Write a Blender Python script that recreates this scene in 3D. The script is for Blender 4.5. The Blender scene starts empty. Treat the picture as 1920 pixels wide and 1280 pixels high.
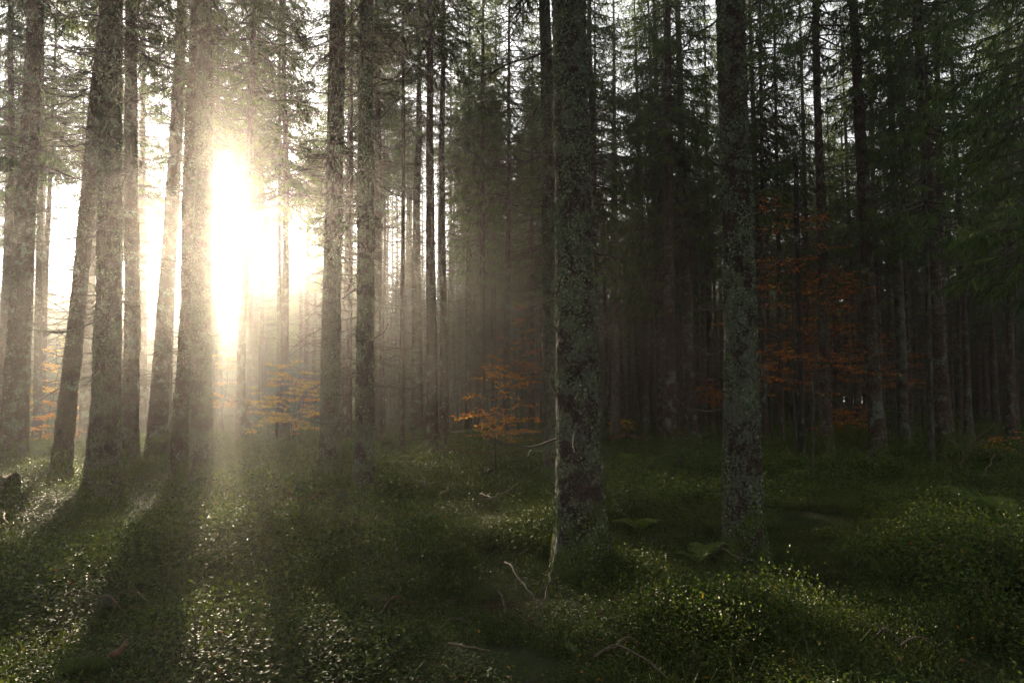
import bpy, math, random
import numpy as np
from mathutils import Vector, Quaternion, Matrix

PI = math.pi
random.seed(7)
rng = np.random.default_rng(11)
SC = bpy.context.scene
COL = SC.collection

# ------------------------------------------------------------------ camera model
F = 1280.0                     # focal length in photo pixels (1920 wide)
PITCH = math.radians(4.7)
CZ = 1.75
def ray(px, py):
    x, y = (px - 960) / F, (640 - py) / F
    c, s = math.cos(PITCH), math.sin(PITCH)
    return Vector((x, c - y * s, s + y * c))
def ground(px, py, z=0.0):
    d = ray(px, py)
    t = (z - CZ) / d.z
    return Vector((d.x * t, d.y * t, z))
def at_depth(px, py, Y):
    d = ray(px, py)
    t = Y / d.y
    return Vector((d.x * t, Y, CZ + d.z * t))
SUN = ray(428, 428).normalized()

# ------------------------------------------------------------------ noise
def _hash(ix, iy, iz, seed):
    h = (ix.astype(np.int64) * 374761393 + iy.astype(np.int64) * 668265263 + iz.astype(np.int64) * 2147483647 + seed * 974711) & 0xFFFFFFFF
    h = ((h ^ (h >> 13)) * 1274126177) & 0xFFFFFFFF
    h = ((h ^ (h >> 16)) * 2246822519) & 0xFFFFFFFF
    return ((h ^ (h >> 15)) & 0xFFFFFF) / float(0xFFFFFF)
def vnoise(P, seed=0):
    P = np.asarray(P, float)
    i = np.floor(P); f = P - i; f = f * f * (3 - 2 * f)
    ix, iy, iz = i[..., 0], i[..., 1], i[..., 2]
    out = 0
    for dx in (0, 1):
        wx = f[..., 0] if dx else 1 - f[..., 0]
        for dy in (0, 1):
            wy = f[..., 1] if dy else 1 - f[..., 1]
            for dz in (0, 1):
                wz = f[..., 2] if dz else 1 - f[..., 2]
                out = out + wx * wy * wz * _hash(ix + dx, iy + dy, iz + dz, seed)
    return out * 2 - 1
def fbm(P, seed=0, octs=3):
    P = np.asarray(P, float); a, out = 1.0, 0
    for k in range(octs):
        out = out + a * vnoise(P * 2 ** k + 17.3 * k, seed + k); a *= .5
    return out
def soil_z(x, y):
    x = np.asarray(x, float); y = np.asarray(y, float)
    P = np.stack([x, y, np.zeros_like(x)], -1)
    return -0.36 + 0.17 * vnoise(P / 2.9, 5) + 0.09 * vnoise(P / 1.1, 6) + 0.22 * vnoise(P / 14.0, 9) * np.clip((y - 14) / 20, 0, 1)
def soil(x, y): return float(soil_z(np.array([x]), np.array([y]))[0])

# ------------------------------------------------------------------ mesh building
class MB:
    """Collects vertices and faces (with a material slot and a per-vertex tone); builds ONE mesh."""
    def __init__(s): s.v = []; s.f = []; s.n = 0; s.t = []
    def add(s, V, Fs, mat=0, tone=0.5):
        V = np.asarray(V, float).reshape(-1, 3)
        for Fa in (Fs if isinstance(Fs, list) else [Fs]):
            Fa = np.asarray(Fa, int)
            if len(Fa): s.f.append((Fa + s.n, mat))
        s.v.append(V); s.n += len(V)
        s.t.append(np.broadcast_to(np.asarray(tone, float), (len(V),)))
    def mesh(s, name, mats, smooth=True):
        me = bpy.data.meshes.new(name)
        V = np.concatenate(s.v).astype(np.float32)
        me.vertices.add(len(V)); me.vertices.foreach_set('co', V.ravel())
        li = np.concatenate([f.ravel() for f, _ in s.f]).astype(np.int32)
        lt = np.concatenate([np.full(len(f), f.shape[1]) for f, _ in s.f]).astype(np.int32)
        mi = np.concatenate([np.full(len(f), m) for f, m in s.f]).astype(np.int32)
        me.loops.add(len(li)); me.loops.foreach_set('vertex_index', li)
        me.polygons.add(len(lt))
        me.polygons.foreach_set('loop_start', np.concatenate([[0], np.cumsum(lt)[:-1]]).astype(np.int32))
        me.polygons.foreach_set('loop_total', lt)
        me.polygons.foreach_set('material_index', mi)
        me.polygons.foreach_set('use_smooth', np.full(len(lt), smooth))
        a = me.attributes.new('tone', 'FLOAT', 'POINT')
        a.data.foreach_set('value', np.concatenate(s.t).astype(np.float32))
        me.update(calc_edges=True)
        for m in (mats if isinstance(mats, (list, tuple)) else [mats]): me.materials.append(m)
        return me
def unit(v): return v / np.maximum(np.linalg.norm(v, axis=-1, keepdims=True), 1e-9)
def tube(mb, P, R, sides=6, mat=0, tone=0.5, cap=True):
    P = np.asarray(P, float); R = np.asarray(R, float); n = len(P)
    T = unit(np.gradient(P, axis=0))
    ref = np.array([0, 0, 1.0]) if abs(T[:, 2]).mean() < .8 else np.array([1.0, 0, 0])
    A = unit(np.cross(T, ref)); B = np.cross(T, A)
    th = np.arange(sides) * 2 * PI / sides
    V = P[:, None] + R[:, None, None] * (np.cos(th)[None, :, None] * A[:, None] + np.sin(th)[None, :, None] * B[:, None])
    i = np.arange(n - 1)[:, None] * sides; j = np.arange(sides)[None]
    k = (j + 1) % sides
    Q = np.stack([i + j, i + k, i + sides + k, i + sides + j], -1).reshape(-1, 4)
    fs = [Q]
    if cap and sides > 3:
        fs.append(np.arange(sides)[::-1][None]); fs.append((np.arange(sides) + (n - 1) * sides)[None])
    mb.add(V.reshape(-1, 3), fs, mat, tone)
def ribbons(mb, P0, P1, w0, w1, side, mat=0, tone=0.5):
    """n flat tapering blades from P0 to P1"""
    n = len(P0)
    if n == 0: return
    w0 = np.broadcast_to(w0, (n,))[:, None]; w1 = np.broadcast_to(w1, (n,))[:, None]
    V = np.stack([P0 - side * w0, P0 + side * w0, P1 + side * w1, P1 - side * w1], 1).reshape(-1, 3)
    mb.add(V, np.arange(4 * n).reshape(n, 4), mat, np.repeat(np.broadcast_to(tone, (n,)), 4))
def leaves(mb, C, D, L, W, N, mat=0, tone=0.5, fold=.25):
    """n rhombic leaves folded along the midrib: base C, direction D, length L, width W, up N"""
    n = len(C)
    D = unit(D); S = unit(np.cross(D, N)); U = np.cross(S, D)
    L = np.broadcast_to(L, (n,))[:, None]; W = np.broadcast_to(W, (n,))[:, None]
    m = C + D * L * .45
    V = np.stack([C, m + S * W * .5 + U * W * fold, C + D * L, m - S * W * .5 + U * W * fold], 1).reshape(-1, 3)
    b = np.arange(n)[:, None] * 4
    mb.add(V, np.concatenate([b + np.array([[0, 1, 2]]), b + np.array([[0, 2, 3]])]), mat, np.repeat(np.broadcast_to(tone, (n,)), 4))

def link(name, me, parent=None, loc=None, rot=None, scale=None):
    o = bpy.data.objects.new(name, me); COL.objects.link(o)
    if parent: o.parent = parent
    if loc is not None: o.location = loc
    if rot is not None: o.rotation_euler = rot
    if scale is not None: o.scale = scale
    return o
def tag(o, label=None, cat=None, group=None, kind=None):
    for k, v in (('label', label), ('category', cat), ('group', group), ('kind', kind)):
        if v: o[k] = v
    return o
def empty(name, loc):
    o = bpy.data.objects.new(name, None); COL.objects.link(o); o.location = loc; o.empty_display_size = .2
    return o

# ------------------------------------------------------------------ materials
class NT:
    def __init__(s, name):
        s.m = bpy.data.materials.new(name); s.m.use_nodes = True
        s.t = s.m.node_tree; s.t.nodes.clear()
        s.out = s.n('ShaderNodeOutputMaterial')
    def n(s, typ, **kw):
        x = s.t.nodes.new(typ)
        for k, v in kw.items():
            if k.startswith('i_'):
                key = k[2:]; x.inputs[int(key) if key.isdigit() else key.replace('_', ' ')].default_value = v
            else: setattr(x, k, v)
        return x
    def l(s, a, b): s.t.links.new(a, b)
    def math(s, op, a, b=None, c=None, clamp=False):
        x = s.n('ShaderNodeMath', operation=op, use_clamp=clamp)
        for i, v in enumerate((a, b, c)):
            if v is None: continue
            if isinstance(v, (int, float)): x.inputs[i].default_value = v
            else: s.l(v, x.inputs[i])
        return x.outputs[0]
    def mix(s, fac, a, b):
        x = s.n('ShaderNodeMix', data_type='RGBA')
        for sock, v in ((x.inputs[0], fac), (x.inputs[6], a), (x.inputs[7], b)):
            if isinstance(v, (int, float)): sock.default_value = v
            elif isinstance(v, tuple): sock.default_value = (*v, 1)
            else: s.l(v, sock)
        return x.outputs[2]
    def ramp(s, fac, stops):
        x = s.n('ShaderNodeValToRGB'); e = x.color_ramp.elements
        while len(e) < len(stops): e.new(.5)
        for el, (p, c) in zip(e, stops): el.position = p; el.color = (*c, 1)
        s.l(fac, x.inputs[0]); return x.outputs[0]
    def sstep(s, v, a, b):
        x = s.n('ShaderNodeMapRange', interpolation_type='SMOOTHSTEP'); s.l(v, x.inputs[0])
        x.inputs[1].default_value = a; x.inputs[2].default_value = b
        return x.outputs[0]

def coords(t, obj_random=True, scale=(1, 1, 1)):
    tc = t.n('ShaderNodeTexCoord')
    v = tc.outputs['Object']
    if obj_random:
        oi = t.n('ShaderNodeObjectInfo')
        x = t.n('ShaderNodeVectorMath', operation='MULTIPLY_ADD')
        cb = t.n('ShaderNodeCombineXYZ')
        r = t.math('MULTIPLY', oi.outputs['Random'], 57.0)
        t.l(r, cb.inputs[0]); t.l(r, cb.inputs[1]); t.l(r, cb.inputs[2])
        t.l(v, x.inputs[0]); x.inputs[1].default_value = (1, 1, 1); t.l(cb.outputs[0], x.inputs[2])
        v = x.outputs[0]
    mp = t.n('ShaderNodeMapping'); t.l(v, mp.inputs[0]); mp.inputs['Scale'].default_value = scale
    return mp.outputs[0], tc

def bark_mat(name, dark, mid, pale, lichen=.5, moss=1.0, lich_col=((.085, .115, .075), (.20, .23, .17))):
    t = NT(name)
    v, tc = coords(t)
    n1 = t.n('ShaderNodeTexNoise', i_Scale=5.0, i_Detail=8.0, i_Roughness=.62); t.l(v, n1.inputs['Vector'])
    vs = t.n('ShaderNodeMapping'); t.l(v, vs.inputs[0]); vs.inputs['Scale'].default_value = (1, 1, .45)
    vo = t.n('ShaderNodeTexVoronoi', i_Scale=26.0); t.l(vs.outputs[0], vo.inputs['Vector'])
    ve = t.n('ShaderNodeTexVoronoi', feature='DISTANCE_TO_EDGE', i_Scale=26.0); t.l(vs.outputs[0], ve.inputs['Vector'])
    base = t.ramp(n1.outputs[0], [(.32, dark), (.52, mid), (.72, pale)])
    base = t.mix(t.math('MULTIPLY', vo.outputs['Distance'], .9, clamp=True), base, dark)
    crack = t.math('SUBTRACT', 1.0, t.sstep(ve.outputs['Distance'], .0, .10))
    base = t.mix(t.math('MULTIPLY', crack, .7), base, (.016, .011, .009))
    nl = t.n('ShaderNodeTexNoise', i_Scale=3.6, i_Detail=7.0, i_Roughness=.68); t.l(v, nl.inputs['Vector'])
    nf = t.n('ShaderNodeTexNoise', i_Scale=30.0, i_Detail=4.0, i_Roughness=.7); t.l(v, nf.inputs['Vector'])
    nb_ = t.n('ShaderNodeTexNoise', i_Scale=.55, i_Detail=2.0); t.l(v, nb_.inputs['Vector'])
    lm = t.math('ADD', t.math('ADD', nl.outputs[0], t.math('MULTIPLY', t.math('SUBTRACT', nb_.outputs[0], .5), .22)), t.math('MULTIPLY', t.math('SUBTRACT', nf.outputs[0], .5), .55))
    lm = t.sstep(lm, .60 - .22 * lichen, .68 - .22 * lichen)
    lc = t.ramp(nf.outputs[0], [(.35, lich_col[0]), (.68, lich_col[1])])
    base = t.mix(t.math('MULTIPLY', lm, .85), base, lc)
    sep = t.n('ShaderNodeSeparateXYZ'); t.l(tc.outputs['Object'], sep.inputs[0])
    nm = t.n('ShaderNodeTexNoise', i_Scale=3.0, i_Detail=5.0); t.l(v, nm.inputs['Vector'])
    h = t.math('ADD', t.math('MULTIPLY', sep.outputs[2], -.58), t.math('MULTIPLY', nm.outputs[0], 1.7))
    mm = t.math('MULTIPLY', t.sstep(h, .32, .75), moss)
    base = t.mix(mm, base, t.mix(nf.outputs[0], (.022, .034, .007), (.085, .12, .022)))
    p = t.n('ShaderNodeBsdfPrincipled', i_Roughness=.92)
    p.inputs['Specular IOR Level'].default_value = .25
    t.l(base, p.inputs['Base Color'])
    hgt = t.math('ADD', t.math('MULTIPLY', vo.outputs['Distance'], -.6), t.math('ADD', t.math('MULTIPLY', nf.outputs[0], .8), t.math('MULTIPLY', lm, .35)))
    hgt = t.math('SUBTRACT', hgt, t.math('MULTIPLY', crack, .5))
    b = t.n('ShaderNodeBump', i_Strength=1.0, i_Distance=.035); t.l(hgt, b.inputs['Height'])
    t.l(b.outputs[0], p.inputs['Normal'])
    t.l(p.outputs[0], t.out.inputs[0])
    return t.m

def leaf_mat(name, stops, transl=.35, rough=.45, spec=.5, trans_gain=1.3, noise_scale=0):
    """colour from the 'tone' attribute; part diffuse/gloss, part light coming through the leaf"""
    t = NT(name)
    at = t.n('ShaderNodeAttribute', attribute_name='tone')
    fac = at.outputs['Fac']
    c = t.ramp(fac, stops)
    p = t.n('ShaderNodeBsdfPrincipled', i_Roughness=rough)
    p.inputs['Specular IOR Level'].default_value = spec
    t.l(c, p.inputs['Base Color'])
    tr = t.n('ShaderNodeBsdfTranslucent')
    g = t.n('ShaderNodeVectorMath', operation='MULTIPLY'); t.l(c, g.inputs[0]); g.inputs[1].default_value = (trans_gain * 1.1, trans_gain, trans_gain * .6)
    t.l(g.outputs[0], tr.inputs[0])
    m = t.n('ShaderNodeMixShader', i_0=transl); t.l(p.outputs[0], m.inputs[1]); t.l(tr.outputs[0], m.inputs[2])
    t.l(m.outputs[0], t.out.inputs[0])
    return t.m

def plain_mat(name, a, b, scale=8, rough=.9, bump=.4, dist=.01, stretch=(1, 1, 1)):
    t = NT(name)
    v, tc = coords(t, scale=stretch)
    n = t.n('ShaderNodeTexNoise', i_Scale=scale, i_Detail=6.0, i_Roughness=.65); t.l(v, n.inputs['Vector'])
    c = t.ramp(n.outputs[0], [(.35, a), (.65, b)])
    p = t.n('ShaderNodeBsdfPrincipled', i_Roughness=rough); p.inputs['Specular IOR Level'].default_value = .25
    t.l(c, p.inputs['Base Color'])
    bp = t.n('ShaderNodeBump', i_Strength=bump, i_Distance=dist); t.l(n.outputs[0], bp.inputs['Height']); t.l(bp.outputs[0], p.inputs['Normal'])
    t.l(p.outputs[0], t.out.inputs[0])
    return t.m

M = {}
M['bark'] = bark_mat('spruce_bark', (.026, .015, .010), (.082, .040, .026), (.125, .080, .058), .25)
M['bark_lichen'] = bark_mat('lichen_bark', (.020, .013, .009), (.058, .034, .024), (.095, .066, .05), .62, lich_col=((.046, .058, .034), (.135, .15, .098)))
M['bark_pale'] = bark_mat('pale_bark', (.09, .07, .055), (.22, .17, .135), (.33, .28, .23), .35, .6)  # pale bark, lightened further for the haze glow on the thin poles
M['bark_dark'] = bark_mat('dark_dead_wood', (.010, .008, .006), (.022, .016, .012), (.04, .03, .022), .1, .4)
M['dead'] = plain_mat('dead_twig_bark', (.035, .026, .02), (.085, .07, .055), 12)
M['needle'] = leaf_mat('spruce_needles', [(0, (.020, .040, .009)), (.5, (.056, .100, .017)), (1, (.105, .150, .027))], .34, .55, .35)
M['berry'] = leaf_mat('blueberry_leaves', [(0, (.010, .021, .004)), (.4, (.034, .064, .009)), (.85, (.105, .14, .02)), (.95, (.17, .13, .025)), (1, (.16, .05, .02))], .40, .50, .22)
M['beech'] = leaf_mat('autumn_beech_leaves', [(0, (.34, .08, .012)), (.4, (.60, .22, .022)), (.75, (.62, .29, .03)), (1, (.60, .44, .06))], .55, .5, .4)
M['beech_red'] = leaf_mat('rusty_beech_leaves', [(0, (.28, .045, .010)), (.5, (.36, .135, .03)), (.85, (.56, .19, .02)), (1, (.56, .36, .04))], .55, .5, .4)
M['beech_gold'] = leaf_mat('golden_beech_leaves', [(0, (.42, .17, .02)), (.4, (.60, .34, .05)), (1, (.55, .48, .09))], .55, .5, .4)
M['leaf_litter'] = leaf_mat('dry_leaf_litter', [(0, (.07, .03, .012)), (.6, (.17, .075, .022)), (1, (.30, .15, .03))], .3, .6, .3)
M['fern'] = leaf_mat('fern_green', [(0, (.06, .11, .014)), (1, (.17, .23, .04))], .4, .5, .3)
M['grass'] = leaf_mat('grass_blades', [(0, (.035, .06, .012)), (1, (.11, .13, .03))], .35, .45, .4)
M['lichen'] = leaf_mat('leafy_lichen', [(0, (.04, .055, .028)), (.6, (.10, .128, .074)), (1, (.20, .235, .155))], .1, .9, .1)
M['moss'] = leaf_mat('moss_tufts', [(0, (.03, .05, .008)), (1, (.11, .15, .02))], .25, .9, .1)
M['stem'] = plain_mat('sapling_bark', (.02, .017, .014), (.05, .042, .034), 14)
M['stick'] = plain_mat('bleached_stick', (.045, .032, .022), (.12, .088, .062), 10, stretch=(1, 1, 1))
M['stick_red'] = plain_mat('red_bark_log', (.05, .026, .016), (.12, .06, .036), 14, bump=.8)
M['wood_grey'] = plain_mat('weathered_rail', (.14, .12, .10), (.27, .24, .20), 10)
M['stone'] = plain_mat('mossy_stone', (.03, .036, .02), (.085, .085, .06), 9)

# soil: moss, needle litter and dark humus, patchy; darkened to stand for shade between the leaves
def soil_mat():
    t = NT('forest_soil')
    tc = t.n('ShaderNodeTexCoord'); v = tc.outputs['Object']
    n = t.n('ShaderNodeTexNoise', i_Scale=.9, i_Detail=7.0, i_Roughness=.62); t.l(v, n.inputs['Vector'])
    f = t.n('ShaderNodeTexNoise', i_Scale=26.0, i_Detail=5.0, i_Roughness=.7); t.l(v, f.inputs['Vector'])
    moss = t.mix(f.outputs[0], (.010, .016, .004), (.042, .062, .012))
    lit = t.mix(f.outputs[0], (.016, .010, .006), (.065, .034, .02))
    c = t.mix(t.sstep(n.outputs[0], .47, .60), moss, lit)
    p = t.n('ShaderNodeBsdfPrincipled', i_Roughness=.95); p.inputs['Specular IOR Level'].default_value = .2
    t.l(c, p.inputs['Base Color'])
    b = t.n('ShaderNodeBump', i_Strength=1.0, i_Distance=.04); t.l(f.outputs[0], b.inputs['Height']); t.l(b.outputs[0], p.inputs['Normal'])
    t.l(p.outputs[0], t.out.inputs[0])
    return t.m
M['soil'] = soil_mat()

# ------------------------------------------------------------------ spruce pieces
def trunk_mesh(name, r0, H, sides, seed, mat, fine=False, flare=1.0, top=None):
    """straight along local +Z, origin at the ground; r0 = radius about 2 m up"""
    zt = H if top is None else top
    if fine: zs = np.concatenate([np.arange(-.7, 9.5, .035), np.linspace(9.6, zt, 40)])
    else:    zs = np.concatenate([np.array([-.7, -.3, 0, .15, .3, .5, .8]), np.linspace(1.2, zt, 46)])
    th = np.arange(sides) * 2 * PI / sides
    Z, T = np.meshgrid(zs, th, indexing='ij')
    zc = np.clip(Z, 0, None)
    r = r0 * (1 - np.clip(zc / H, 0, .985)) ** .8 / (1 - 2 / H) ** .8
    k = rng.integers(3, 6); ph = rng.uniform(0, 6.28, 3)
    lobes = .55 + .45 * np.cos(k * T + ph[0]) + .25 * np.cos((k + 2) * T + ph[1])
    r = r + r0 * flare * (.85 * np.exp(-zc / .36) * np.clip(lobes, .1, 2) + .2 * np.exp(-zc / 1.1))
    cx, cy = np.cos(T), np.sin(T)
    P = np.stack([cx * r, cy * r, Z], -1)
    if fine:
        q = P * np.array([1, 1, .5])
        r = r + .014 * vnoise(q * 11, seed) + .011 * np.abs(vnoise(q * 34, seed + 1)) + .008 * vnoise(q * 70, seed + 2)
        r = r + .018 * np.clip(vnoise(P * np.array([2.5, 2.5, 1.4]), seed + 3), -.2, 1)
    else:
        r = r * (1 + .05 * vnoise(P * 5, seed))
    bx = .05 * vnoise(np.stack([zs / 4, zs * 0, zs * 0], -1), seed + 8) * np.clip(zs / 2, 0, 1)
    by = .05 * vnoise(np.stack([zs / 4, zs * 0 + 9.5, zs * 0], -1), seed + 8) * np.clip(zs / 2, 0, 1)
    P = np.stack([cx * r + bx[:, None], cy * r + by[:, None], Z], -1)
    mb = MB(); n = len(zs)
    i = np.arange(n - 1)[:, None] * sides; j = np.arange(sides)[None]; kk = (j + 1) % sides
    fs = [np.stack([i + j, i + kk, i + sides + kk, i + sides + j], -1).reshape(-1, 4)]
    fs.append((np.arange(sides) + (n - 1) * sides)[None])
    mb.add(P.reshape(-1, 3), fs)
    return mb.mesh(name, mat), (zs, r, bx, by)

def curve_branch(L, az, z, droop, lift, n=7, r_at=.1, wig=.05, rg=rng):
    s = np.linspace(0, 1, n)
    rad = r_at + L * s * (1 - .08 * s)
    dz = L * (droop * s + lift * s ** 2)
    w = np.cumsum(rg.normal(0, wig * L / n, n)) ; w -= w[0]
    w2 = np.cumsum(rg.normal(0, wig * L / n, n)); w2 -= w2[0]
    ca, sa = math.cos(az), math.sin(az)
    return np.stack([ca * rad - sa * w, sa * rad + ca * w, z + dz + w2], -1)

def dead_branch_geo(mb, L, az, z, r_at, rb, rg, twigs=True, sides=4, mat=0):
    style = rg.random()
    droop, lift = (rg.uniform(-.55, -.1), rg.uniform(.1, .6)) if style < .75 else (rg.uniform(.0, .4), rg.uniform(-.7, -.2))
    P = curve_branch(L, az, z, droop, lift, 8, r_at * .7, .16, rg)
    tube(mb, P, np.linspace(rb, rb * .3, 8), sides, mat, .5, cap=False)
    if twigs:
        for k in range(int(L * rg.uniform(2, 5.5))):
            s = rg.uniform(.2, .95); i = min(int(s * 7), 6); p = P[i] + (P[i + 1] - P[i]) * (s * 7 - i)
            l2 = rg.uniform(.12, .45) * (1.1 - s * .6) * min(L, 1.6)
            d = unit(P[i + 1] - P[i]); sd = rg.choice([-1, 1])
            side = unit(np.cross(d, [0, 0, 1.0])) * sd
            e = unit(d * .8 + side * rg.uniform(.5, 1) + np.array([0, 0, rg.uniform(-.7, .2)]))
            q = np.stack([p, p + e * l2 * .5 + np.array([0, 0, -.04 * l2]), p + e * l2 + np.array([0, 0, rg.uniform(-.1, .18) * l2])])
            tube(mb, q, np.array([rb * .45, rb * .35, rb * .2]), 3, mat, .5, cap=False)

def dead_skirt(name, z0, z1, seed, r=.16, dens=1.0, Lmax=2.0, mat=None):
    rg = np.random.default_rng(seed); mb = MB(); z = z0
    while z < z1:
        f = (z - z0) / (z1 - z0)
        for k in range(rg.poisson(5 * dens)):
            L = rg.uniform(.25, 1) ** 1.3 * Lmax * (.5 + .6 * f)
            dead_branch_geo(mb, L, rg.uniform(0, 6.283), z + rg.normal(0, .05), r, rg.uniform(.008, .016), rg, True, 3)
        z += rg.uniform(.22, .45)
    return mb.mesh(name, mat or M['dead'])

def crown_mesh(name, z0, H, R, seed, dens=1.0, droop=1.0, fine=1.0):
    """whorls of drooping limbs with hanging comb-like sprays"""
    rg = np.random.default_rng(seed); mb = MB()
    z = z0
    while z < H - .3:
        f = (z - z0) / (H - z0)
        Lb = R * (1 - f) ** .75 * (0.45 + .55 * min(1, f * 4 + .35))
        nb = max(2, int(rg.poisson(4.6 * dens)))
        a0 = rg.uniform(0, 6.28)
        for k in range(nb):
            L = Lb * rg.uniform(.55, 1.15)
            if L < .25: continue
            az = a0 + k * 6.283 / nb + rg.normal(0, .25)
            up = .25 + .5 * f
            P = curve_branch(L, az, z + rg.normal(0, .12), (-.55 + up) * droop - .1, rg.uniform(-.05, .3), 8, .08, .10, rg)
            tube(mb, P, np.linspace(.012 + .012 * L, .005, 8), 3, 1, .5, cap=False)
            # side twigs
            ns = max(4, int(L / .13 * fine))
            s = np.sort(rg.uniform(.16 if f > .25 else .3, 1, ns))
            ii = np.minimum((s * 7).astype(int), 6); fr = (s * 7 - ii)[:, None]
            p = P[ii] * (1 - fr) + P[ii + 1] * fr; d = unit(P[ii + 1] - P[ii])
            sg = rg.choice([-1.0, 1.0], ns)[:, None]
            side = unit(np.cross(d, np.array([0, 0, 1.0]))) * sg
            l2 = np.clip(.55 * L * (1.08 - s) * rg.uniform(.5, 1.2, ns), .12, .85)
            e = unit(d * rg.uniform(.5, 1.0, (ns, 1)) + side * rg.uniform(.6, 1.0, (ns, 1)) + np.array([0, 0, 1]) * rg.uniform(-.75, -.05, (ns, 1)))
            q = p + e * l2[:, None]
            tone = np.clip(rg.normal(.42, .2, ns) + .18 * (s - .5), 0, 1)
            nrm = unit(np.cross(e, rg.normal(0, 1, (ns, 3))))
            ribbons(mb, p, q, .016, .007, nrm, 0, tone)
            # hanging sprays
            m = np.maximum(2, (l2 / .045 * fine).astype(int)); idx = np.repeat(np.arange(ns), m); nt = len(idx)
            u = rg.uniform(.05, 1.0, nt)[:, None]
            b = p[idx] + (q - p)[idx] * u
            hd = unit(e[idx] * rg.uniform(.1, .7, (nt, 1)) + rg.normal(0, .28, (nt, 3)) + np.array([0, 0, -1.0]) * rg.uniform(.3, 1.3, (nt, 1)))
            hl = rg.uniform(.08, .36, nt)[:, None] * (1.15 - .5 * u)
            sd = unit(np.cross(hd, rg.normal(0, 1, (nt, 3))))
            ribbons(mb, b, b + hd * hl, .0125, .005, sd, 0, np.clip(tone[idx] + rg.normal(0, .15, nt), 0, 1))
        z += rg.uniform(.28, .52)
    return mb.mesh(name, [M['needle'], M['dead']], smooth=False)

CROWNS = [crown_mesh('crown_%d' % i, z0, 27.0, R, 100 + i, d, dr) for i, (z0, R, d, dr) in enumerate(
    [(10, 3.0, 1.0, 1.0), (9, 2.7, .9, 1.2), (11, 3.2, 1.05, .9), (8, 2.6, .85, 1.1), (10, 2.4, .9, 1.3), (7, 2.9, 1.0, 1.0)])]
CZ0 = [10, 9, 11, 8, 10, 7]
SKIRTS = [dead_skirt('skirt_%d' % i, 2.4, 13, 200 + i, .15, d, L) for i, (d, L) in enumerate([(1.0, 2.3), (1.3, 1.9), (.8, 2.7), (1.2, 2.5)])]
FAR_TRUNKS = {}
for nm in ('bark', 'bark_pale', 'bark_lichen'):
    FAR_TRUNKS[nm] = [trunk_mesh('trunk_%s_%d' % (nm, i), .18, 27.0, 14, 300 + i, M[nm])[0] for i in range(3)]

TREES = []   # (x, y, r) for spacing
def align(o, base, top, yaw):
    d = (top - base).normalized()
    o.rotation_mode = 'QUATERNION'
    o.rotation_quaternion = Vector((0, 0, 1)).rotation_difference(d) @ Quaternion((0, 0, 1), yaw)

def flakes(tr, info, seed, n, zmax, thr, mat, cat, size=(.014, .046), zmin=0):
    """leafy lichen standing off the bark, in patches"""
    rg = np.random.default_rng(seed); zs, r, bx, by = info
    nz, sides = r.shape
    z = rg.uniform(zmin, zmax, n * 4); a = rg.uniform(0, sides, n * 4).astype(int)
    iz = np.clip(np.searchsorted(zs, z), 0, nz - 1)
    th = a * 2 * PI / sides; rr = r[iz, a]
    P = np.stack([np.cos(th) * rr + bx[iz], np.sin(th) * rr + by[iz], zs[iz]], -1)
    keep = fbm(P * np.array([5.2, 5.2, 3.6]), seed, 3) + .25 * vnoise(P * .8, seed + 5) > thr
    P = P[keep][:n]; th = th[keep][:n]; m = len(P)
    if m < 4: return
    N = np.stack([np.cos(th), np.sin(th), np.zeros(m)], -1)
    T = unit(np.cross(N, rg.normal(0, 1, (m, 3)))); D = unit(T + N * rg.uniform(.15, 1.1, (m, 1)) + np.array([0, 0, -.25]))
    mb = MB()
    leaves(mb, P - N * .004, D, rg.uniform(*size, m), rg.uniform(*size, m) * 1.1, N, 0, np.clip(rg.normal(.5, .25, m), 0, 1), .15)
    o = link(cat, mb.mesh(cat, mat, smooth=False), tr); o['kind'] = 'stuff'

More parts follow.
